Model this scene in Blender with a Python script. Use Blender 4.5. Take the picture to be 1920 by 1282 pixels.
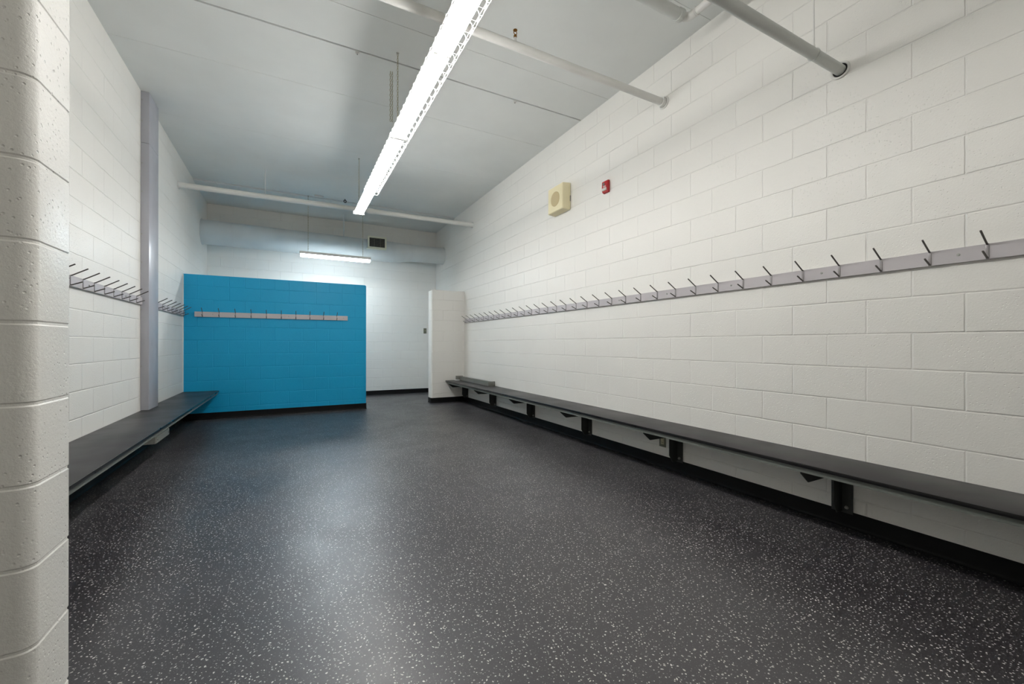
import bpy, bmesh, math, random
from mathutils import Vector, Matrix
random.seed(7)
for o in list(bpy.data.objects): bpy.data.objects.remove(o, do_unlink=True)
S = bpy.context.scene
COL = S.collection
PI = math.pi

# ------------------------------------------------------------------ camera
F_PX, TH, PIT, ROL = 766.7131, 0.4723, 0.0004, 0.0012
H = 1.135
cam = bpy.data.cameras.new('camera'); camo = bpy.data.objects.new('camera', cam); COL.objects.link(camo)
cam.sensor_fit = 'HORIZONTAL'; cam.sensor_width = 36.0
cam.lens = F_PX / 1920 * 36.0
cam.shift_x = 22.7315 / 1920; cam.shift_y = 4.2191 / 1920
cam.clip_start = 0.02
Fv = Vector((math.sin(TH)*math.cos(PIT), math.cos(TH)*math.cos(PIT), math.sin(PIT)))
Rt = Vector((math.cos(TH), -math.sin(TH), 0)); Uv = Rt.cross(Fv)
R2 = Rt*math.cos(ROL) + Uv*math.sin(ROL); U2 = -Rt*math.sin(ROL) + Uv*math.cos(ROL)
m = Matrix((R2, U2, -Fv)).transposed().to_4x4(); m.translation = Vector((0, 0, H))
camo.matrix_world = m
S.camera = camo

# ------------------------------------------------------------------ world, exposure
W = bpy.data.worlds.new('world'); S.world = W; W.use_nodes = True
W.node_tree.nodes['Background'].inputs[0].default_value = (0.75, 0.85, 1.0, 1)
W.node_tree.nodes['Background'].inputs[1].default_value = 0.05
S.view_settings.view_transform = 'Standard'; S.view_settings.look = 'None'
S.view_settings.gamma = 1.0; S.view_settings.use_curve_mapping = False
S.view_settings.exposure = 1.0
TUBE = 33.0          # radiance of the fluorescent tubes
TUBE_FAR = 64.0

# room frame (metres): x to the right wall, y down the room, z up from the floor
XR, XL, YF, YN, ZC = 3.09, -1.418, 9.413, -3.0, 3.815
YM, YS = 7.485, 7.62          # blue partition face, stub wall face
Q = 0.2032                    # block course

# ------------------------------------------------------------------ materials
def srgb(r, g, b):
    f = lambda c: ((c/255+0.055)/1.055)**2.4 if c/255 > 0.04045 else c/255/12.92
    return (f(r), f(g), f(b), 1)
class NT:
    def __init__(s, name):
        s.m = bpy.data.materials.new(name); s.m.use_nodes = True
        s.t = s.m.node_tree; s.b = s.t.nodes['Principled BSDF']; s.o = s.t.nodes['Material Output']
    def n(s, kind, **kw):
        x = s.t.nodes.new(kind)
        for k, v in kw.items(): setattr(x, k, v)
        return x
    def set(s, sock, v):
        if hasattr(v, 'is_output') or isinstance(v, bpy.types.NodeSocket): s.t.links.new(v, sock)
        else: sock.default_value = v
    def math(s, op, a, b=None, c=None, clamp=False):
        x = s.n('ShaderNodeMath', operation=op); x.use_clamp = clamp
        s.set(x.inputs[0], a)
        if b is not None: s.set(x.inputs[1], b)
        if c is not None: s.set(x.inputs[2], c)
        return x.outputs[0]
    def ramp(s, v, a, b, lo=0.0, hi=1.0, smooth=True):
        x = s.n('ShaderNodeMapRange'); x.interpolation_type = 'SMOOTHSTEP' if smooth else 'LINEAR'
        s.set(x.inputs['Value'], v); x.inputs['From Min'].default_value = a; x.inputs['From Max'].default_value = b
        x.inputs['To Min'].default_value = lo; x.inputs['To Max'].default_value = hi
        return x.outputs['Result']
    def mix(s, f, a, b):
        x = s.n('ShaderNodeMix', data_type='RGBA'); s.set(x.inputs[0], f); s.set(x.inputs[6], a); s.set(x.inputs[7], b)
        return x.outputs[2]
    def noise(s, scale, detail=3, rough=0.5, vec=None):
        x = s.n('ShaderNodeTexNoise'); x.inputs['Scale'].default_value = scale
        x.inputs['Detail'].default_value = detail; x.inputs['Roughness'].default_value = rough
        if vec is not None: s.t.links.new(vec, x.inputs['Vector'])
        return x
    def pos(s): return s.n('ShaderNodeNewGeometry').outputs['Position']
    def obj(s): return s.n('ShaderNodeTexCoord').outputs['Object']
    def bump(s, h, strength, dist, prev=None):
        x = s.n('ShaderNodeBump'); x.inputs['Strength'].default_value = strength; x.inputs['Distance'].default_value = dist
        s.t.links.new(h, x.inputs['Height'])
        if prev is not None: s.t.links.new(prev, x.inputs['Normal'])
        return x.outputs[0]
    def done(s, color=None, rough=None, metal=None, normal=None, spec=None):
        if color is not None: s.set(s.b.inputs['Base Color'], color)
        if rough is not None: s.set(s.b.inputs['Roughness'], rough)
        if metal is not None: s.b.inputs['Metallic'].default_value = metal
        if spec is not None: s.b.inputs['Specular IOR Level'].default_value = spec
        if normal is not None: s.t.links.new(normal, s.b.inputs['Normal'])
        return s.m

def block_paint(name, color, axis, v0, u0, rough=0.38, odd_rows_top_half=None, no_rows=False, groove=1.0, pits=1.0):
    """painted concrete block: 8 in courses, 16 in blocks in running bond, joints as relief"""
    T = NT(name); p = T.pos()
    nz = T.noise(9.0, 2, 0.5, p)
    off = T.math('MULTIPLY', T.math('SUBTRACT', nz.outputs[0], 0.5), 0.006)
    sx = T.n('ShaderNodeSeparateXYZ'); T.t.links.new(p, sx.inputs[0])
    u = T.math('ADD', T.math('SUBTRACT', sx.outputs[axis], u0), off); v = T.math('ADD', T.math('SUBTRACT', sx.outputs[2], v0), off)
    rv = T.math('DIVIDE', v, Q); row = T.math('FLOOR', rv)
    par = T.math('FLOORED_MODULO', row, 2.0)
    fu = T.math('FRACT', T.math('DIVIDE', T.math('ADD', u, T.math('MULTIPLY', par, Q)), 2*Q))
    fv = T.math('FRACT', rv)
    du = T.math('MULTIPLY', T.math('MINIMUM', fu, T.math('SUBTRACT', 1.0, fu)), 2*Q)
    if odd_rows_top_half is not None:      # capping course of half blocks
        hu = T.math('FRACT', T.math('DIVIDE', u, Q))
        dh = T.math('MULTIPLY', T.math('MINIMUM', hu, T.math('SUBTRACT', 1.0, hu)), Q)
        top = T.math('GREATER_THAN', sx.outputs[2], odd_rows_top_half)
        du = T.math('ADD', T.math('MULTIPLY', du, T.math('SUBTRACT', 1.0, top)), T.math('MULTIPLY', dh, top))
    dv = T.math('MULTIPLY', T.math('MINIMUM', fv, T.math('SUBTRACT', 1.0, fv)), Q)
    d = du if no_rows else T.math('MINIMUM', du, dv)
    # hairline variation of joint depth
    hn = T.noise(2.3, 2, 0.5, p)
    dep = T.ramp(hn.outputs[0], 0.3, 0.7, 0.55, 1.0)
    g = T.ramp(d, 0.0012, 0.0062)
    gr = T.math('SUBTRACT', 1.0, T.math('MULTIPLY', T.math('SUBTRACT', 1.0, g), dep))
    n1 = T.bump(gr, 1.0*groove, 0.0035)
    # coarse face of the block under the paint, pinholes here and there
    grain = T.noise(115.0, 4, 0.62, p)
    vor = T.n('ShaderNodeTexVoronoi'); vor.inputs['Scale'].default_value = 62.0; T.t.links.new(p, vor.inputs['Vector'])
    patch = T.ramp(T.noise(3.1, 2, 0.5, p).outputs[0], 0.36, 0.60)
    pin = T.math('MULTIPLY', T.ramp(vor.outputs['Distance'], 0.07, 0.24, 1.0, 0.0), patch)
    hgt = T.math('SUBTRACT', T.math('MULTIPLY', grain.outputs[0], 0.55), T.math('MULTIPLY', pin, 0.8))
    n2 = T.bump(hgt, min(1.0, 0.62*pits), 0.0034, n1)
    wear = T.noise(0.9, 3, 0.5, p)
    col = T.mix(T.ramp(wear.outputs[0], 0.3, 0.75), color, tuple(c*0.965 for c in color[:3])+(1,))
    rg = T.ramp(T.noise(6.0, 2, 0.5, p).outputs[0], 0.3, 0.7, rough-0.05, rough+0.07)
    return T.done(col, rg, normal=n2, spec=0.45)

def paint(name, color, rough=0.45, metal=0.0, bump=0.15, scale=60, spec=0.5):
    T = NT(name); p = T.obj()
    nz = T.noise(scale, 3, 0.6, p)
    vv = T.noise(3.0, 2, 0.5, p)
    col = T.mix(T.ramp(vv.outputs[0], 0.3, 0.7), color, tuple(c*0.93 for c in color[:3])+(1,))
    return T.done(col, T.ramp(vv.outputs[0], 0.3, 0.7, rough-0.04, rough+0.05), metal, T.bump(nz.outputs[0], bump, 0.001), spec)

WHITE = srgb(240, 238, 232)
M_right = block_paint('white block paint right', WHITE, 1, 1.200, 0.3772, 0.42)
M_left = block_paint('white block paint left', WHITE, 1, 1.188, 0.156, 0.42)
M_far = block_paint('white block paint far', WHITE, 0, 1.188, 0.215, 0.42)
M_stub = block_paint('white block paint stub', WHITE, 0, 1.190, 0.21, 0.42)
M_near = block_paint('white block paint near', WHITE, 0, 1.188, 0.1, 0.42)
M_entr = block_paint('white block paint entrance', WHITE, 0, 1.188, 0.12, 0.36, no_rows=True, pits=1.25)
M_blue = block_paint('blue block paint', srgb(0, 160, 208), 0, 1.190, -1.2505+Q, 0.42, odd_rows_top_half=1.190+4*Q)

def ceiling_mat():
    T = NT('painted concrete plank ceiling'); p = T.pos()
    a = T.noise(1.3, 4, 0.55, p); b = T.noise(26, 3, 0.6, p)
    c = T.mix(T.ramp(a.outputs[0], 0.3, 0.7), srgb(232, 234, 231), srgb(226, 228, 225))
    return T.done(c, 0.55, normal=T.bump(b.outputs[0], 0.1, 0.002), spec=0.4)
M_ceil = ceiling_mat()

def floor_mat():
    T = NT('speckled rubber floor'); p = T.pos()
    dn = T.noise(60, 2, 0.5, p)
    v = T.n('ShaderNodeVectorMath', operation='SCALE'); T.t.links.new(dn.outputs['Color'], v.inputs[0]); v.inputs['Scale'].default_value = 0.016
    w = T.n('ShaderNodeVectorMath', operation='ADD'); T.t.links.new(p, w.inputs[0]); T.t.links.new(v.outputs[0], w.inputs[1])
    def flecks(scale, lo, hi, keep):
        vo = T.n('ShaderNodeTexVoronoi', voronoi_dimensions='2D'); vo.inputs['Scale'].default_value = scale
        T.t.links.new(w.outputs[0], vo.inputs['Vector'])
        sep = T.n('ShaderNodeSeparateColor'); T.t.links.new(vo.outputs['Color'], sep.inputs[0])
        size = T.ramp(sep.outputs[0], 0.0, 1.0, lo, hi, False)
        f = T.math('LESS_THAN', vo.outputs['Distance'], size)
        k = T.math('LESS_THAN', sep.outputs[1], keep)
        return T.math('MULTIPLY', f, k), sep.outputs[2]
    f1, h1 = flecks(66, 0.07, 0.22, 0.60)
    f2, h2 = flecks(115, 0.10, 0.24, 0.5)
    f3, h3 = flecks(34, 0.05, 0.11, 0.45)
    base0 = T.noise(0.8, 4, 0.6, p)
    base = T.mix(T.ramp(base0.outputs[0], 0.3, 0.7), (0.025, 0.0225, 0.0275, 1), (0.036, 0.033, 0.039, 1))
    fine = T.noise(420, 2, 0.6, p)
    base = T.mix(T.ramp(fine.outputs[0], 0.5, 0.75, 0, 0.4), base, (0.055, 0.052, 0.056, 1))
    tone = T.mix(h1, (0.24, 0.23, 0.23, 1), (0.80, 0.78, 0.74, 1))
    c = T.mix(T.math('MULTIPLY', f2, 0.75), base, (0.12, 0.115, 0.12, 1))
    c = T.mix(f1, c, tone)
    c = T.mix(f3, c, (0.62, 0.60, 0.55, 1))
    rn = T.noise(2.2, 4, 0.6, p)
    rough = T.ramp(rn.outputs[0], 0.3, 0.7, 0.34, 0.43)
    b = T.noise(240, 2, 0.5, p)
    return T.done(c, rough, normal=T.bump(b.outputs[0], 0.16, 0.0012), spec=0.85)
M_floor = floor_mat()
M_base = paint('black rubber base', (0.0035, 0.0035, 0.0038, 1), 0.5, bump=0.05, spec=0.2)
M_seat = paint('dark grey laminate', srgb(54, 52, 53), 0.42, bump=0.08, scale=200, spec=0.3)
M_seated = paint('black laminate edge', (0.006, 0.006, 0.007, 1), 0.3, bump=0.02)
M_angle = paint('grey green painted steel', srgb(112, 116, 110), 0.5, bump=0.2)
M_brack = paint('dark grey painted steel', srgb(52, 55, 52), 0.5, bump=0.2)
M_steel = paint('zinc bolt', srgb(170, 170, 165), 0.35, 0.8)
M_rail = paint('light grey painted rail', srgb(196, 191, 193), 0.36, bump=0.05)
M_hook = paint('dark steel prong', srgb(92, 88, 84), 0.35, 0.7, bump=0.02)
M_strap = paint('grey hook strap', srgb(150, 146, 146), 0.35, 0.2, bump=0.02)
M_cover = paint('grey painted metal cover', srgb(176, 177, 184), 0.34, bump=0.06)
M_pipe = paint('white painted pipe', srgb(232, 231, 226), 0.42, bump=0.12, scale=30)
M_pipeg = paint('grey painted pipe', srgb(208, 210, 205), 0.42, bump=0.12, scale=30)
M_duct = paint('painted sheet metal duct', srgb(218, 222, 221), 0.45, bump=0.12, scale=18)
M_brass = paint('brass sprinkler', srgb(150, 105, 40), 0.35, 0.9)
M_white = paint('white enamel', srgb(235, 235, 232), 0.35, bump=0.02)
M_cream = paint('cream enamel', srgb(244, 233, 194), 0.45, bump=0.05)
M_tan = paint('tan speaker cloth', srgb(206, 188, 146), 0.8, bump=0.5, scale=500)
M_vent = paint('ivory vent frame', srgb(226, 226, 205), 0.45, bump=0.03)
M_dark = paint('dark louvre', srgb(60, 52, 42), 0.5)
M_slat = paint('louvre slat', srgb(120, 118, 108), 0.45)
M_black = paint('black recess', (0.004, 0.004, 0.004, 1), 0.8)
M_red = paint('red alarm shell', srgb(186, 18, 22), 0.35, bump=0.02)
M_lens = paint('frosted strobe lens', srgb(214, 208, 200), 0.2)
M_text = paint('white lettering', srgb(240, 236, 230), 0.5)
M_plate = paint('stainless plate', srgb(128, 128, 112), 0.35, 0.6)
M_ivory = paint('ivory outlet face', srgb(205, 198, 165), 0.4)
M_chain = paint('tarnished chain', srgb(168, 160, 128), 0.4, 0.5)
M_box = paint('pale metal box', srgb(205, 207, 200), 0.45)
M_loose = paint('loose grey channel', srgb(132, 132, 126), 0.45, 0.3)
def emit(name, col, s):
    T = NT(name); e = T.n('ShaderNodeEmission'); e.inputs[0].default_value = col; e.inputs[1].default_value = s
    T.t.links.new(e.outputs[0], T.o.inputs[0]); return T.m
M_tube = emit('lit fluorescent tube', (1.0, 0.985, 0.965, 1), TUBE)
M_tube_added = emit('dim tube of added light', (1.0, 0.98, 0.93, 1), TUBE*0.42)  # weaker emission for the added light over the camera
M_tube2 = emit('lit cool fluorescent tube', (0.84, 0.94, 1.0, 1), TUBE_FAR)

# ------------------------------------------------------------------ mesh helpers
class MB:
    def __init__(s): s.b = bmesh.new()
    def box(s, x0, x1, y0, y1, z0, z1, bev=0.0, seg=2):
        t = bmesh.new(); bmesh.ops.create_cube(t, size=1)
        for v in t.verts: v.co = Vector(((x0+x1)/2+v.co.x*(x1-x0), (y0+y1)/2+v.co.y*(y1-y0), (z0+z1)/2+v.co.z*(z1-z0)))
        if bev: bmesh.ops.bevel(t, geom=list(t.edges), offset=bev, segments=seg, affect='EDGES', profile=0.5)
        s.join(t); return s
    def join(s, t):
        me = bpy.data.meshes.new('tmp'); t.to_mesh(me); t.free(); s.b.from_mesh(me); bpy.data.meshes.remove(me)
    def tube(s, pts, r, seg=12, caps=True):
        pts = [Vector(p) for p in pts]; rs = r if isinstance(r, (list, tuple)) else [r]*len(pts)
        rings = []; prev = None
        for i, p in enumerate(pts):
            if i == 0: d = pts[1]-p
            elif i == len(pts)-1: d = p-pts[i-1]
            else: d = (pts[i+1]-p).normalized()+(p-pts[i-1]).normalized()
            d.normalize()
            if prev is None:
                a = Vector((0, 0, 1)) if abs(d.z) < 0.9 else Vector((1, 0, 0))
                u = d.cross(a).normalized()
            else: u = (prev-d*prev.dot(d)).normalized()
            prev = u; w = d.cross(u)
            rings.append([s.b.verts.new(p+(u*math.cos(2*PI*k/seg)+w*math.sin(2*PI*k/seg))*rs[i]) for k in range(seg)])
        for a, b in zip(rings, rings[1:]):
            for k in range(seg): s.b.faces.new((a[k], a[(k+1) % seg], b[(k+1) % seg], b[k]))
        if caps: s.b.faces.new(rings[0][::-1]); s.b.faces.new(rings[-1])
        return s
    def ring(s, c, axis, R, r, seg=20, sub=6, arc=2*PI, start=0.0):
        ax = Vector(axis).normalized(); a = Vector((0, 0, 1)) if abs(ax.z) < 0.9 else Vector((1, 0, 0))
        u = ax.cross(a).normalized(); w = ax.cross(u); c = Vector(c)
        full = abs(arc-2*PI) < 1e-6; n = seg if full else seg+1; rings = []
        for i in range(n):
            t = start+arc*i/seg; d = u*math.cos(t)+w*math.sin(t)
            rings.append([s.b.verts.new(c+d*(R+r*math.cos(2*PI*k/sub))+ax*(r*math.sin(2*PI*k/sub))) for k in range(sub)])
        for i in range(seg):
            a_, b_ = rings[i], rings[(i+1) % n]
            for k in range(sub): s.b.faces.new((a_[k], b_[k], b_[(k+1) % sub], a_[(k+1) % sub]))
        if not full: s.b.faces.new(rings[0]); s.b.faces.new(rings[-1][::-1])
        return s
    def prism(s, poly, axis, a, b):
        """extrude a polygon; axis 'x','y','z'; poly given in the other two coordinates in order"""
        def P(p, t):
            if axis == 'x': return (t, p[0], p[1])
            if axis == 'y': return (p[0], t, p[1])
            return (p[0], p[1], t)
        A = [s.b.verts.new(P(p, a)) for p in poly]; B = [s.b.verts.new(P(p, b)) for p in poly]
        s.b.faces.new(A); s.b.faces.new(B[::-1])
        n = len(poly)
        for i in range(n): s.b.faces.new((A[i], B[i], B[(i+1) % n], A[(i+1) % n]))
        return s
    def build(s, name, mat, parent=None, loc=None, smooth=True):
        bmesh.ops.recalc_face_normals(s.b, faces=s.b.faces)
        me = bpy.data.meshes.new(name); s.b.to_mesh(me); s.b.free()
        if smooth:
            for p in me.polygons: p.use_smooth = True
            try: me.set_sharp_from_angle(angle=math.radians(32))
            except Exception: pass
        me.materials.append(mat)
        o = bpy.data.objects.new(name, me); COL.objects.link(o)
        if parent: o.parent = parent
        if loc: o.location = loc
        return o
def structure(o): o['kind'] = 'structure'; return o
def tag(o, label, cat, group=None):
    o['label'] = label; o['category'] = cat
    if group: o['group'] = group
    return o
def thing(name, label, cat, loc=(0, 0, 0), rz=0.0, group=None):
    o = bpy.data.objects.new(name, None); COL.objects.link(o); o.location = loc; o.rotation_euler = (0, 0, rz)
    o.empty_display_size = 0.1
    return tag(o, label, cat, group)
def dup(o, parent, loc=None):
    c = o.copy(); COL.objects.link(c); c.parent = parent
    if loc: c.location = loc
    for ch in list(o.children): dup(ch, c)
    return c

# ------------------------------------------------------------------ the room
structure(MB().box(XL-0.2, XR+0.2, YN-0.2, YF+0.2, -0.15, 0.0).build('floor', M_floor))
structure(MB().box(XR, XR+0.2, YN, YF, 0, 4.1).build('wall_right', M_right))
structure(MB().box(XL-0.2, XL, YN, YF, 0, 4.1).build('wall_left', M_left))
structure(MB().box(XL-0.2, XR+0.2, YF, YF+0.2, 0, 4.1).build('wall_far', M_far))
structure(MB().box(XL-0.2, XR+0.2, YN-0.2, YN, 0, 4.1).build('wall_near', M_near))
# ceiling of wide concrete planks: open joints, a small step at the deepest one
prof = [(YN, ZC)]
def groove(y, w, d, step=0.0):
    z = prof[-1][1]
    prof.extend([(y-w/2, z), (y-w/2, z+d), (y+w/2, z+d), (y+w/2, z-step)])
groove(-0.40, 0.012, 0.03); groove(1.0, 0.006, 0.003); groove(2.215, 0.008, 0.004); groove(3.44, 0.010, 0.004)
groove(3.917, 0.020, 0.14); groove(4.68, 0.006, 0.003); groove(6.0, 0.005, 0.002); groove(8.155, 0.018, 0.12, 0.018)
prof.append((YF, prof[-1][1])); prof.extend([(YF, 4.0), (YN, 4.0)])
structure(MB().prism(prof, 'x', XL, XR).build('ceiling', M_ceil, smooth=False))

# entrance partition at the left edge: bullnosed end, tooled joints as real grooves
def arc(cx, cy, r, a0, a1, n=8): return [(cx+r*math.cos(a0+(a1-a0)*i/n), cy+r*math.sin(a0+(a1-a0)*i/n)) for i in range(n+1)]
def bullnose_wall(x_in, x_out, y0, y1, r, inset=0.0):
    s = 1 if x_out > x_in else -1; xo = x_out-s*inset; a, b = y0+inset, y1-inset
    front = arc(xo-s*r, a+r, r, -PI/2, 0 if s > 0 else -PI)
    back = arc(xo-s*0.008, b-0.008, 0.008, 0 if s > 0 else PI, PI/2, 3)
    return [(x_in, a)]+front+back+[(x_in, b)]
bm = bmesh.new(); zs = []
k0 = 1.188
z = 0.0; zs = [(0.0, 0.0)]
for k in range(-5, 13):
    zj = k0+k*Q
    zs += [(zj-0.010, 0.0), (zj-0.0065, 0.0), (zj-0.003, 0.0022), (zj+0.003, 0.0022), (zj+0.0065, 0.0), (zj+0.010, 0.0)]
zs.append((ZC, 0.0))
rings = [[bm.verts.new((p[0], p[1], zz)) for p in bullnose_wall(XL, -0.57, 1.43, 1.622, 0.032, ins)] for zz, ins in zs]
n = len(rings[0])
for a, b in zip(rings, rings[1:]):
    for i in range(n): bm.faces.new((a[i], a[(i+1) % n], b[(i+1) % n], b[i]))
bm.faces.new(rings[0]); bm.faces.new(rings[-1])
t = MB(); t.b = bm
structure(t.build('wall_entrance', M_entr))

# blue partition and white stub wall (round nosed at their free ends)
def low_wall(x_in, x_out, y0, th, top, r, mat, name):
    poly = bullnose_wall(x_in, x_out, y0, y0+th, r)
    s = 1 if x_out > x_in else -1
    b = bmesh.new(); levels = [0.0]+[top-0.03+0.03*math.sin(PI/2*i/6) for i in range(7)]
    rr = []
    for j, zz in enumerate(levels):
        i = max(0, j-1); off = 0.03*(1-math.cos(PI/2*i/6)) if j > 0 else 0
        rr.append([b.verts.new((min(p[0], x_out-off) if s > 0 else max(p[0], x_out+off), p[1], zz)) for p in poly])
    for p, q in zip(rr, rr[1:]):
        for i in range(len(p)): b.faces.new((p[i], p[(i+1) % len(p)], q[(i+1) % len(p)], q[i]))
    b.faces.new(rr[0]); b.faces.new(rr[-1])
    t = MB(); t.b = b
    return structure(t.build(name, mat))
low_wall(XL, 1.182, YM, 0.192, 2.173, 0.022, M_blue, 'wall_middle')
low_wall(XR, 2.410, YS, 0.192, 2.190, 0.034, M_stub, 'wall_stub')
structure(MB().box(XL, XL+0.009, YM-0.0035, YM, 0.1, 2.17).build('trim_1', M_white))

# black rubber base, with a small cove toe
def base_profile(t=0.006, h=0.1):
    return [(0, 0), (0.016, 0), (0.012, 0.004), (0.008, 0.011), (t, 0.02), (t, h-0.002), (t-0.002, h), (0, h)]
def base_run(name, a, b, normal):
    """a, b: ends on the wall line, normal: out of the wall"""
    A, B, N = Vector(a), Vector(b), Vector(normal)
    t = MB(); L = [t.b.verts.new((A.x+N.x*p[0], A.y+N.y*p[0], p[1])) for p in base_profile()]
    R = [t.b.verts.new((B.x+N.x*p[0], B.y+N.y*p[0], p[1])) for p in base_profile()]
    t.b.faces.new(L); t.b.faces.new(R[::-1])
    for i in range(len(L)): t.b.faces.new((L[i], R[i], R[(i+1) % len(L)], L[(i+1) % len(L)]))
    return structure(t.build(name, M_base))
base_run('baseboard_right', (XR, YN), (XR, YS), (-1, 0))
base_run('baseboard_left', (XL, 1.622), (XL, YM), (1, 0))
base_run('baseboard_far', (XL, YF), (XR, YF), (0, -1))
base_run('baseboard_right_far', (XR, YS+0.192), (XR, YF), (-1, 0))
def base_wrap(name, pts):
    """pts: [(x, y, nx, ny)] following a wall foot"""
    t = MB(); rings = [[t.b.verts.new((x+nx*p[0], y+ny*p[0], p[1])) for p in base_profile()] for x, y, nx, ny in pts]
    for a, b in zip(rings, rings[1:]):
        for i in range(len(a)): t.b.faces.new((a[i], b[i], b[(i+1) % len(a)], a[(i+1) % len(a)]))
    t.b.faces.new(rings[0]); t.b.faces.new(rings[-1][::-1])
    return structure(t.build(name, M_base))
def wrap_pts(x_in, x_out, y0, y1, r):
    s = 1 if x_out > x_in else -1; c = x_out-s*r; out = [(x_in, y0, 0, -1)]
    for i in range(7):
        a = PI/2*i/6; out.append((c+s*r*math.sin(a), y0+r-r*math.cos(a), s*math.sin(a), -math.cos(a)))
    for i in range(5):
        a = PI/2*i/4; out.append((x_out-s*0.008+s*0.008*math.cos(a), y1-0.008+0.008*math.sin(a), s*math.cos(a), math.sin(a)))
    out.append((x_in, y1, 0, 1)); return out
base_wrap('baseboard_middle', wrap_pts(XL, 1.182, YM, YM+0.192, 0.022))
base_wrap('baseboard_stub', wrap_pts(XR, 2.410, YS, YS+0.192, 0.034))
base_wrap('baseboard_entrance', wrap_pts(XL, -0.57, 1.43, 1.622, 0.032))

# ------------------------------------------------------------------ benches
def make_bracket(parent, y, s, xw):
    """s=+1: wall on the +x side. wall plate, upright web with a chamfered foot, arm under the seat"""
    t = MB()
    X = lambda d: xw-s*d
    bx = lambda d0, d1, y0, y1, z0, z1: t.box(min(X(d0), X(d1)), max(X(d0), X(d1)), y0, y1, z0, z1)
    bx(0.006, 0.012, y, y+0.112, 0.088, 0.400)
    web = [(X(0.012), 0.095), (X(0.070), 0.095), (X(0.110), 0.155), (X(0.110), 0.395), (X(0.012), 0.395)]
    t.prism(web, 'y', y+0.055, y+0.061)
    arm = [(X(0.012), 0.300), (X(0.290), 0.300), (X(0.370), 0.365), (X(0.370), 0.400), (X(0.012), 0.400)]
    t.prism(arm, 'y', y+0.106, y+0.112)
    bx(0.012, 0.320, y, y+0.112, 0.400, 0.4035)
    b = t.build('bracket', M_brack, parent, smooth=False)
    bolt = MB().tube([(X(0.012), y+0.03, 0.125), (X(0.020), y+0.03, 0.125)], 0.011, 6)
    bolt.tube([(X(0.020), y+0.03, 0.125), (X(0.030), y+0.03, 0.125)], 0.0055, 10)
    bolt.build('bolt', M_steel, b)
    return b
def bench(name, label, xw, xf, s, y0, y1, ys):
    o = thing(name, label, 'bench', ((xw+xf)/2, (y0+y1)/2, 0))
    inv = Matrix.Translation(-o.location)
    lo, hi = min(xw, xf), max(xw, xf)
    kids = []
    if s > 0: lo_s, hi_s = xf+0.006, xw-0.001
    else: lo_s, hi_s = xw+0.001, xf-0.006
    kids.append(MB().box(lo_s, hi_s, y0, y1, 0.409, 0.430, 0.0015).build('seat', M_seat, o))
    e0, e1 = (xf, xf+0.006) if s > 0 else (xf-0.006, xf)
    kids.append(MB().box(e0, e1, y0, y1, 0.408, 0.4292, 0.0012).build('edge_strip', M_seated, o))
    a0, a1 = (xf+0.014, xf+0.019) if s > 0 else (xf-0.019, xf-0.014)
    h0, h1 = (a1, a1+0.05) if s > 0 else (a0-0.05, a0)
    kids.append(MB().box(a0, a1, y0+0.002, y1-0.01, 0.376, 0.408).box(h0, h1, y0+0.002, y1-0.01, 0.404, 0.408).build('support_angle', M_angle, o, smooth=False))
    for k in kids: k.data.transform(inv)
    first = None
    for y in ys:
        if first is None:
            first = make_bracket(o, ys[0], s, xw); first.data.transform(inv)
            for c in first.children: c.data.transform(inv)
        else: dup(first, o, (0, y-ys[0], 0))
    return o
bench('wall_bench', 'long dark grey bench on brackets along the right wall', XR, 2.695, 1, -1.0, YS-0.004, [1.252+1.2285*k for k in range(-1, 6)])
bench('wall_bench', 'dark grey bench on the left wall ending against the blue partition', XL, -0.975, -1, 1.66, YM-0.004, [2.0+1.2285*k for k in range(5)])

# pale box under the left bench
o = thing('metal_box', 'small pale metal box fixed low on the wall under the left bench', 'box', (XL, 5.335, 0.19))
MB().box(0.008, 0.24, -0.245, 0.245, -0.035, 0.045, 0.008).build('body', M_box, o)
MB().box(0.235, 0.246, -0.235, 0.235, -0.03, 0.035, 0.003).build('cover', M_box, o)
for yy in (-0.2, 0.2): MB().tube([(0.245, yy, 0.0), (0.249, yy, 0.0)], 0.006, 10).build('screw', M_steel, o)

# loose metal channel lying on the right bench
o = thing('metal_channel', 'loose grey metal channel lying on the far end of the right bench', 'channel', (3.0, 6.9, 0.430))
MB().box(-0.045, -0.040, -0.68, 0.62, 0.0, 0.075).box(-0.045, 0.02, -0.68, 0.62, 0.0, 0.004).box(-0.045, 0.03, -0.68, 0.62, 0.071, 0.075).build('channel', M_loose, o, smooth=False)
MB().box(-0.048, 0.078, -0.70, -0.68, 0.0, 0.079, 0.002).build('end_plate', M_loose, o)
for zz in (0.055, 0.022): MB().tube([(0.05, -0.699, zz), (0.05, -0.706, zz)], 0.006, 10).build('screw', M_steel, o)
MB().box(-0.10, 0.03, 0.62, 0.70, 0.012, 0.085, 0.002).build('end_plate', M_loose, o)
MB().box(-0.14, 0.04, 0.60, 0.69, 0.0, 0.012, 0.003).build('foot', M_white, o)

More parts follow.
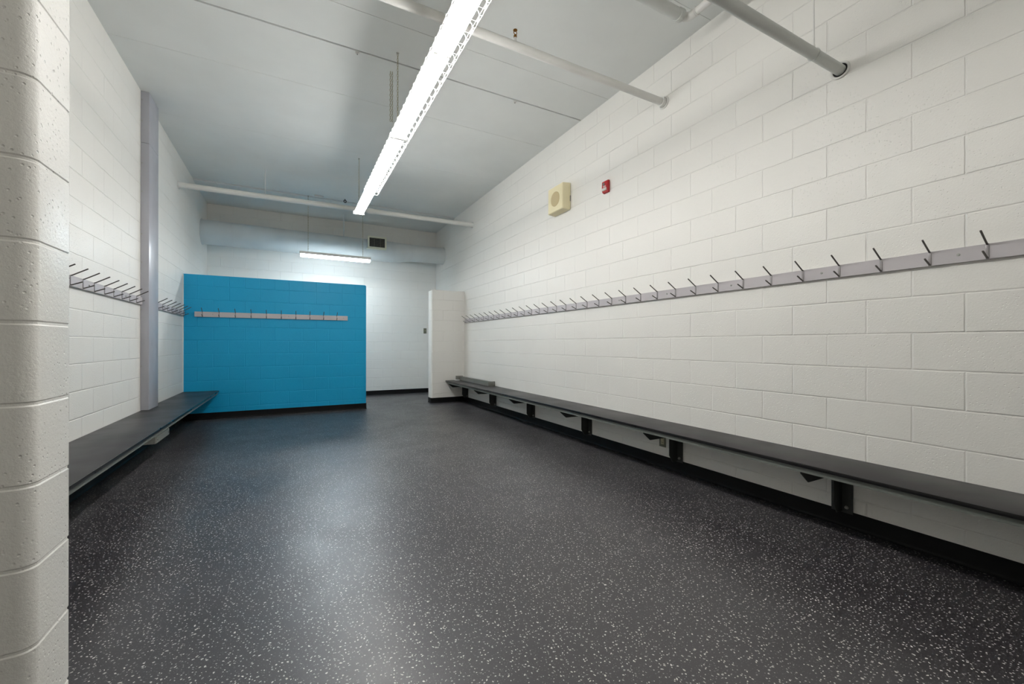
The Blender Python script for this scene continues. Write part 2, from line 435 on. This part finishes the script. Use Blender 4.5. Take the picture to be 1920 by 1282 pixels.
# ------------------------------------------------------------------ coat hook rails
def hook_meshes(o):
    st = MB().box(-0.006, 0.006, 0.020, 0.024, 0.0, 0.077, 0.001)
    st = st.build('hook', M_strap, o)
    pr = MB().tube([(0, 0.020, 0.073), (0, 0.030, 0.076), (0, 0.116, 0.128)], 0.0044, 8)
    pr.build('upper_prong', M_hook, st)
    lo = MB().tube([(0, 0.020, 0.006), (0, 0.030, 0.008), (0, 0.086, 0.032)], 0.0044, 8)
    lo.build('lower_prong', M_hook, st)
    return st
def rail(label, loc, rz, length, hooks, screws):
    o = thing('coat_hook_rail', label, 'coat rack', loc, rz)
    MB().box(0, length, 0.0005, 0.020, 0, 0.077, 0.001, 1).build('board', M_rail, o)
    h0 = hook_meshes(o); h0.location.x = hooks[0]
    for h in hooks[1:]: dup(h0, o, (h, 0, 0))
    s0 = MB().tube([(0, 0.020, 0.040), (0, 0.0215, 0.040)], 0.0075, 12).tube([(0, 0.0215, 0.040), (0, 0.027, 0.040)], 0.0045, 8).build('screw', M_steel, o, (screws[0], 0, 0))
    for sx in screws[1:]: dup(s0, o, (sx, 0, 0))
    return o
y0 = -0.42
rail('very long grey rail of double coat hooks along the right wall', (XR, y0, 1.560), PI/2, 7.565-y0,
     [0.7046+0.2049*k-y0 for k in range(-5, 34)], [0.803+0.613*k-y0 for k in range(-1, 11)])
yt = 5.565
rail('coat hook rail on the left wall, ending at the near side of the pipe cover', (XL, yt, 1.548), -PI/2, yt-2.62,
     [yt-(5.375-0.1997*k) for k in range(0, 13)], [yt-(4.28-0.0), yt-5.07, yt-3.4])
yt = 7.475
rail('coat hook rail on the left wall between pipe cover and blue partition', (XL, yt, 1.548), -PI/2, yt-5.93,
     [yt-(7.40-0.2155*k) for k in range(0, 7)], [yt-7.03, yt-6.42])
xt = 0.870
rail('short grey rail with ten coat hooks on the blue partition', (xt, YM, 1.542), PI, xt+1.276,
     [xt-(-1.179+0.2083*k) for k in range(10)], [xt-(-0.035), xt+1.05, xt-0.80])

# ------------------------------------------------------------------ metal pipe cover on the left wall
o = thing('pipe_cover', 'tall grey sheet metal pipe cover on the left wall, floor to ceiling', 'pipe cover', (XL, 5.575, 0))
MB().box(0.001, 0.072, 0.0, 0.34, 0.432, 3.265, 0.003).build('lower_panel', M_cover, o)
MB().box(0.001, 0.072, 0.0, 0.34, 3.268, ZC-0.001, 0.003).build('upper_panel', M_cover, o)
s0 = MB().tube([(0.012, 0.0, 0), (0.012, -0.004, 0)], 0.006, 10).build('screw', M_steel, o, (0, 0, 3.72))
for zz in (3.50, 3.05, 2.75, 2.30, 2.0, 1.5, 0.9): dup(s0, o, (0, 0, zz))

# ------------------------------------------------------------------ lights
def chain(parent, x, y, z0, z1, link=0.030):
    t = MB(); n = max(2, int((z1-z0)/(link*0.78)))
    for i in range(n):
        z = z0+(i+0.5)*(z1-z0)/n
        ax = (1, 0, 0) if i % 2 else (0, 1, 0)
        hw, hh = 0.0065, link/2-0.001
        pts = []
        for j in range(8):
            a = 2*PI*j/8; c, s_ = math.cos(a)*hw, math.sin(a)*hh
            pts.append((x, y+c, z+s_) if i % 2 else (x+c, y, z+s_))
        pts.append(pts[0]); t.tube(pts, 0.0021, 5, False)
    return t.build('chain', M_chain, parent)
def strip_light(name, label, L, axis_y, loc, ztop, tube_mat, guard_from=None, guard_to=None, chains=(), sag=0.0, sockets=(0.0,), group=None, wing=0.062):
    """fixture hanging below a ceiling; local x across, y along, origin at the middle of its underside"""
    o = thing(name, label, 'light', loc, 0 if axis_y else -PI/2, group)
    h = L/2
    hs = [(-0.045, 0.075), (-0.045, 0.035), (-wing+0.002, 0.028), (-wing, 0.020), (wing, 0.020), (wing-0.002, 0.028), (0.045, 0.035), (0.045, 0.075)]
    MB().prism(hs, 'y', -h, h).build('housing', M_white, o, smooth=False)
    for e in (-h, h):
        MB().box(-0.076, 0.076, e-0.012 if e > 0 else e, e if e > 0 else e+0.012, -0.012, 0.032, 0.003).build('end_cap', M_white, o)
    nt = len(sockets)+1
    cuts = [-h+0.016]+[c for c in sockets]+[h-0.016]
    for a, b in zip(cuts, cuts[1:]):
        for x in (-0.043, 0.043):
            MB().tube([(x, a+0.012, 0.0), (x, b-0.012, 0.0)], 0.0145, 12).build('lamp_tube', tube_mat, o)
    for c in sockets:
        for x in (-0.043, 0.043): MB().box(x-0.012, x+0.012, c-0.011, c+0.011, -0.016, 0.022, 0.002).build('socket', M_white, o)
    if guard_from is not None:
        t = MB(); pts = [(0.062, 0.024), (0.080, 0.008), (0.084, -0.012), (0.082, -0.044), (0.072, -0.052), (-0.072, -0.052), (-0.082, -0.044), (-0.084, -0.012), (-0.080, 0.008), (-0.062, 0.024)]
        n = int((guard_to-guard_from)/0.097)
        for i in range(n+1):
            y = guard_from+(guard_to-guard_from)*i/n
            t.tube([(px_, y, pz_) for px_, pz_ in pts], 0.0014, 5)
        for px_, pz_ in ((0.084, -0.012), (0.082, -0.048), (0.027, -0.054), (-0.027, -0.054), (-0.082, -0.048), (-0.084, -0.012)):
            t.tube([(px_, guard_from, pz_), (px_, guard_to, pz_)], 0.0014, 5)
        for s in (1, -1):       # zigzag lacing on both side faces
            t.tube([(s*0.0845, guard_from+(guard_to-guard_from)*i/(2*n), -0.050 if i % 2 else -0.010) for i in range(2*n+1)], 0.0014, 5)
        t.build('wire_guard', M_white, o)
    for cy in chains:
        chain(o, 0.0, cy, 0.095, ztop-loc[2]-0.004)
        MB().tube([(-0.03, cy, 0.074), (0, cy, 0.100), (0.03, cy, 0.074)], 0.002, 6).build('chain_hook', M_steel, o)
        MB().tube([(0, cy, ztop-loc[2]-0.012), (0, cy, ztop-loc[2]-0.0005)], [0.004, 0.014], 10).build('ceiling_anchor', M_steel, o)
    return o
LX, LZ = 0.872, 3.025
f1 = strip_light('strip_light', 'hanging twin tube strip light, far one of the long row, half under a wire guard', 2.44, True, (LX, 4.985, LZ), ZC, M_tube,
                 guard_from=-1.21, guard_to=0.20, chains=(-1.205, 1.20))
f2 = strip_light('strip_light', 'twin tube strip light with full wire guard, nearer one in the long row', 2.44, True, (LX, 2.535, LZ), ZC, M_tube,
                 guard_from=-1.20, guard_to=1.20, chains=(-1.15,))
f3 = strip_light('strip_light', 'added unseen twin tube strip light continuing the long row over the camera', 2.44, True, (LX, 0.085, LZ), ZC, M_tube_added,
                 guard_from=-1.20, guard_to=1.20, chains=(-1.15, 1.15))  # added out of view to brighten the near walls and entrance partition
t = chain(f1, -0.012, -0.95, 0.28, ZC-LZ-0.02)
t = chain(f1, 0.006, -0.95, 0.28, ZC-LZ-0.02)
strip_light('strip_light', 'short twin tube strip light hung crosswise above the blue partition', 1.22, False, (0.742, 8.10, 2.715), ZC-0.018, M_tube2,
            chains=(-0.47, 0.47), sockets=(), wing=0.092)

# ------------------------------------------------------------------ pipes
def wall_flange(parent, x, y, z, r, mat=M_pipe, s=1):
    """escutcheon against a side wall; s=+1 right wall"""
    t = MB().ring((x-s*0.006, y, z), (1, 0, 0), r+0.012, 0.007, 24, 8)
    t.build('wall_flange', mat, parent)
o = thing('sprinkler_pipe', 'white pipe with a brass sprinkler head running under the ceiling into right wall', 'pipe', (0, 0, 0))
YA, ZA, RA = 2.695, 3.385, 0.031
MB().tube([(XL, YA, ZA), (XR-0.001, YA, ZA)], RA, 24).build('pipe', M_pipe, o)
MB().tube([(3.045, YA, ZA), (3.075, YA, ZA)], RA+0.010, 24).build('coupling', M_pipe, o)
for xx, s in ((XR, 1), (XL, -1)): wall_flange(o, xx, YA, ZA, RA+0.006, s=s)
sp = MB().tube([(1.504, YA, ZA+0.025), (1.504, YA, ZA+0.062)], 0.011, 12).build('riser', M_pipe, o)
h = MB().tube([(1.504, YA, ZA+0.062), (1.504, YA, ZA+0.080)], 0.0125, 6)
h.ring((1.504, YA, ZA+0.100), (0, 1, 0), 0.013, 0.003, 16, 6)
h.tube([(1.504, YA, ZA+0.116), (1.504, YA, ZA+0.128)], [0.008, 0.004], 10)
h.tube([(1.504, YA, ZA+0.118), (1.504, YA, ZA+0.121)], 0.016, 12)
h.build('sprinkler_head', M_brass, sp)

o = thing('drain_pipe', 'thick grey painted pipe crossing low into the right wall near the camera', 'pipe')
YB_, ZB_, RB_ = 1.322, 2.868, 0.030
MB().tube([(XL, YB_, ZB_), (XR-0.001, YB_, ZB_)], RB_, 28).build('pipe', M_pipeg, o)
wall_flange(o, XR, YB_, ZB_, RB_+0.004, M_pipe)
MB().tube([(XR-0.004, YB_, ZB_), (XR-0.001, YB_, ZB_)], RB_+0.010, 24).build('wall_gap', M_black, o)
hx = 2.778
hg = MB().ring((hx, YB_, ZB_), (1, 0, 0), RB_+0.003, 0.0022, 28, 6).build('hanger_ring', M_pipeg, o)
MB().tube([(hx, YB_, ZB_+RB_+0.012), (hx, YB_, ZC-0.0005)], 0.0042, 10).tube([(hx, YB_, ZB_+RB_), (hx, YB_, ZB_+RB_+0.024)], 0.008, 8).build('hanger_rod', M_pipe, o)
MB().box(2.44, 2.475, YB_-0.006, YB_+0.008, ZB_+RB_-0.001, ZB_+RB_+0.006).build('tape_scrap', M_black, o)

o = thing('elbow_pipe', 'grey pipe high under the ceiling ending in a white elbow by the right wall', 'pipe')
YC_, ZP, RC = 2.13, 3.62, 0.040
MB().tube([(XL, YC_, ZP), (2.60, YC_, ZP)], RC, 24).build('pipe', M_pipeg, o)
MB().tube([(2.585, YC_, ZP), (2.625, YC_, ZP)], RC+0.005, 24).build('coupling', M_pipeg, o)
el = [(2.625, YC_, ZP), (2.655, YC_-0.004, ZP), (2.678, YC_-0.018, ZP), (2.688, YC_-0.045, ZP), (2.690, YC_-0.075, ZP)]
MB().tube(el, 0.030, 20).build('elbow', M_pipe, o)
MB().tube([(2.690, YC_-0.07, ZP), (2.690, 0.2, ZP)], 0.027, 20).build('branch_pipe', M_pipe, o)
MB().ring((2.690, YC_-0.085, ZP), (0, 1, 0), 0.030, 0.004, 20, 6).ring((2.690, YC_-0.22, ZP), (0, 1, 0), 0.030, 0.004, 20, 6).build('joint_ring', M_pipe, o)
MB().tube([(2.690, YC_-0.22, ZP+0.03), (2.690, YC_-0.22, ZC-0.0005)], 0.004, 8).build('hanger_rod', M_pipe, o)

o = thing('water_pipe', 'thin white painted pipe crossing the far end of the room in front of the duct', 'pipe')
YD, ZD, RD = 7.20, 3.415, 0.040
MB().tube([(XL, YD, ZD-0.035), (XR-0.001, YD, ZD)], RD, 20).build('pipe', M_pipe, o)
for xx, s, dz in ((XR, 1, 0), (XL, -1, -0.035)): wall_flange(o, xx, YD, ZD+dz, RD, s=s)
MB().tube([(1.155, YD, ZD-0.015), (1.255, YD, ZD-0.015)], RD+0.008, 20).build('coupling', M_pipe, o)
for hx in (-0.352,):
    MB().tube([(hx, YD, ZD+0.02), (hx, YD, ZC-0.0005)], 0.0055, 8).ring((hx, YD, ZD-0.027), (1, 0, 0), RD+0.003, 0.003, 20, 6).build('hanger', M_pipe, o)

# ------------------------------------------------------------------ duct and vent
YU = 8.92
o = thing('air_duct', 'round painted air duct crossing the far end of the room with a square vent', 'duct')
MB().tube([(XL+0.001, YU, 3.140), (1.36, YU, 3.120)], 0.218, 48).build('duct_section', M_duct, o)
MB().tube([(1.36, YU, 3.120), (1.95, YU, 3.120), (2.05, YU, 3.12), (2.30, YU, 3.14), (2.34, YU, 3.14)], [0.218, 0.218, 0.215, 0.186, 0.186], 48).build('reducer', M_duct, o)
MB().tube([(2.34, YU, 3.142), (XR-0.001, YU, 3.150)], 0.184, 48).build('duct_section', M_duct, o)
r_ = MB()
for xx, rr, zz in ((-0.95, 0.219, 3.135), (0.1, 0.219, 3.127), (1.30, 0.219, 3.12), (1.95, 0.219, 3.12), (2.33, 0.187, 3.142)): r_.ring((xx, YU, zz), (1, 0, 0), rr, 0.004, 40, 6)
r_.build('seam', M_duct, o)
MB().ring((XL+0.004, YU, 3.140), (1, 0, 0), 0.224, 0.006, 40, 6).build('wall_collar', M_duct, o)
MB().ring((XR-0.004, YU, 3.150), (1, 0, 0), 0.190, 0.006, 40, 6).build('wall_collar', M_duct, o)
for hx in (0.96,):
    MB().box(hx-0.012, hx+0.012, YU-0.0015, YU+0.0015, 3.12+0.218, ZC-0.019).ring((hx, YU, 3.121), (1, 0, 0), 0.2195, 0.0025, 40, 6).build('hanger_strap', M_duct, o)
vx0, vx1, vz0, vz1, vy = 1.372, 1.742, 3.075, 3.320, 8.52
v = MB().box(vx0+0.02, vx1-0.02, vy+0.02, YU-0.10, vz0+0.01, vz1-0.02, 0.003).build('vent_box', M_duct, o)
fr = MB().box(vx0, vx1, vy, vy+0.02, vz0, vz0+0.032, 0.003).box(vx0, vx1, vy, vy+0.02, vz1-0.032, vz1, 0.003)
fr.box(vx0, vx0+0.032, vy, vy+0.02, vz0+0.03, vz1-0.03, 0.003).box(vx1-0.032, vx1, vy, vy+0.02, vz0+0.03, vz1-0.03, 0.003)
fr = fr.build('frame', M_vent, v)
MB().box(vx0+0.03, vx1-0.03, vy+0.014, vy+0.019, vz0+0.03, vz1-0.03).build('backing', M_black, v)
sl = MB()
for i in range(10):
    zz = vz0+0.043+i*0.0175
    sl.box(vx0+0.033, vx1-0.033, vy+0.004, vy+0.012, zz, zz+0.0035)
for xx in (vx0+0.125, vx1-0.125): sl.box(xx, xx+0.005, vy+0.002, vy+0.008, vz0+0.032, vz1-0.032)
sl.build('louvre', M_slat, v, smooth=False)
MB().box(vx0-0.02, vx1-0.01, vy-0.01, vy+0.06, vz0-0.014, vz0, 0.003).build('lip', M_vent, v)

# small clips on the ceiling joints
def clip(label, x, y, z, w=0.035):
    o = thing('ceiling_clip', label, 'clip', (x, y, z))
    MB().box(-w/2, w/2, -0.012, 0.012, -0.012, -0.0005, 0.003).build('plate', M_pipe, o)
    MB().tube([(0, 0, -0.012), (0, 0, -0.019)], 0.006, 8).build('screw', M_steel, o)
clip('small painted clip on the dark ceiling joint left of the long strip light', 0.54, 3.945, ZC)
clip('small painted clip on the dark ceiling joint right of the long strip light', 2.198, 3.945, ZC)
o = thing('conduit_fitting', 'small white conduit fitting on the far ceiling joint above the thin white pipe', 'fitting', (0.425, 8.05, ZC))
MB().box(-0.05, 0.05, -0.02, 0.02, -0.035, -0.0005, 0.006).build('body', M_pipe, o)
MB().tube([(0.05, 0, -0.018), (0.10, 0, -0.018)], 0.013, 10).build('nipple', M_pipe, o)
o = thing('ceiling_hook', 'small dark ring fixed by the far ceiling joint left of the strip light end', 'hook', (0.885, 8.02, ZC))
MB().ring((0, 0, -0.045), (0, 1, 0), 0.022, 0.007, 16, 8).tube([(0, 0, -0.02), (0, 0, -0.0005)], 0.006, 8).build('ring', M_black, o)

# ------------------------------------------------------------------ wall devices
o = thing('wall_speaker', 'square cream loudspeaker with a round tan grille high on the right wall', 'speaker', (XR, 4.285, 2.972))
b = bmesh.new()
bk = [(-0.002, -0.168, -0.165), (-0.002, 0.168, -0.165), (-0.002, 0.168, 0.170), (-0.002, -0.168, 0.170)]
fo = [(-0.118, -0.160, -0.158), (-0.118, 0.160, -0.158), (-0.118, 0.160, 0.162), (-0.118, -0.160, 0.162)]
A = [b.verts.new(p) for p in bk]; B = [b.verts.new(p) for p in fo]
b.faces.new(A); b.faces.new(B)
for i in range(4): b.faces.new((A[i], A[(i+1) % 4], B[(i+1) % 4], B[i]))
bmesh.ops.recalc_face_normals(b, faces=b.faces)
bmesh.ops.bevel(b, geom=list(b.edges), offset=0.006, segments=3, affect='EDGES')
t = MB(); t.b = b; t.build('cabinet', M_cream, o)
MB().tube([(-0.1175, 0, 0), (-0.1205, 0, 0)], 0.092, 40).build('grille', M_tan, o)
MB().box(-0.014, -0.006, -0.1705, -0.1655, -0.06, 0.01).build('latch', M_slat, o)

o = thing('fire_alarm', 'small red fire alarm with white lettering and strobe on the right wall', 'fire alarm', (XR, 3.463, 2.862))
b = bmesh.new()
prof_ = [(-0.001, -0.066), (-0.030, -0.058), (-0.040, -0.030), (-0.036, 0.058), (-0.026, 0.066), (-0.001, 0.066)]
L_ = [b.verts.new((p[0], -0.046, p[1])) for p in prof_]; R_ = [b.verts.new((p[0], 0.046, p[1])) for p in prof_]
b.faces.new(L_); b.faces.new(R_[::-1])
for i in range(len(L_)): b.faces.new((L_[i], R_[i], R_[(i+1) % 6], L_[(i+1) % 6]))
bmesh.ops.recalc_face_normals(b, faces=b.faces); bmesh.ops.bevel(b, geom=list(b.edges), offset=0.004, segments=2, affect='EDGES')
t = MB(); t.b = b; t.build('shell', M_red, o)
MB().tube([(-0.036, 0.014, 0.030), (-0.0405, 0.014, 0.030)], 0.016, 20).build('sounder', M_slat, o)
MB().box(-0.047, -0.030, -0.034, 0.034, -0.044, -0.014, 0.004).build('strobe', M_lens, o)
fc = bpy.data.curves.new('lettering', 'FONT'); fc.body = 'FIRE'; fc.size = 0.026; fc.extrude = 0.0006; fc.align_x = 'CENTER'
fo_ = bpy.data.objects.new('lettering', fc); COL.objects.link(fo_)
dg = bpy.context.evaluated_depsgraph_get(); me = bpy.data.meshes.new_from_object(fo_.evaluated_get(dg))
bpy.data.objects.remove(fo_)
lt = bpy.data.objects.new('lettering', me); COL.objects.link(lt); lt.parent = o; me.materials.clear(); me.materials.append(M_text)
lt.rotation_euler = (PI/2, 0, -PI/2); lt.location = (-0.0405, 0, -0.008)

o = thing('outlet', 'electrical outlet on the right wall under the bench', 'outlet', (XR, 2.705, 0.243))
MB().box(-0.006, -0.0005, -0.037, 0.037, -0.060, 0.060, 0.002).build('plate', M_plate, o)
MB().box(-0.009, -0.005, -0.017, 0.017, -0.036, 0.036, 0.002).build('receptacle', M_ivory, o)
sl = MB()
for zc in (-0.019, 0.019):
    for yy in (-0.007, 0.007): sl.box(-0.0096, -0.0088, yy-0.0015, yy+0.0015, zc-0.005, zc+0.005)
sl.build('slots', M_black, o, smooth=False)
o = thing('light_switch', 'small steel light switch plate on the far wall left of the stub wall', 'switch', (2.820, YF, 1.452))
MB().box(-0.036, 0.036, -0.006, -0.0005, -0.062, 0.062, 0.002).build('plate', M_plate, o)
MB().box(-0.005, 0.005, -0.016, -0.005, -0.004, 0.014, 0.002).build('toggle', M_ivory, o)
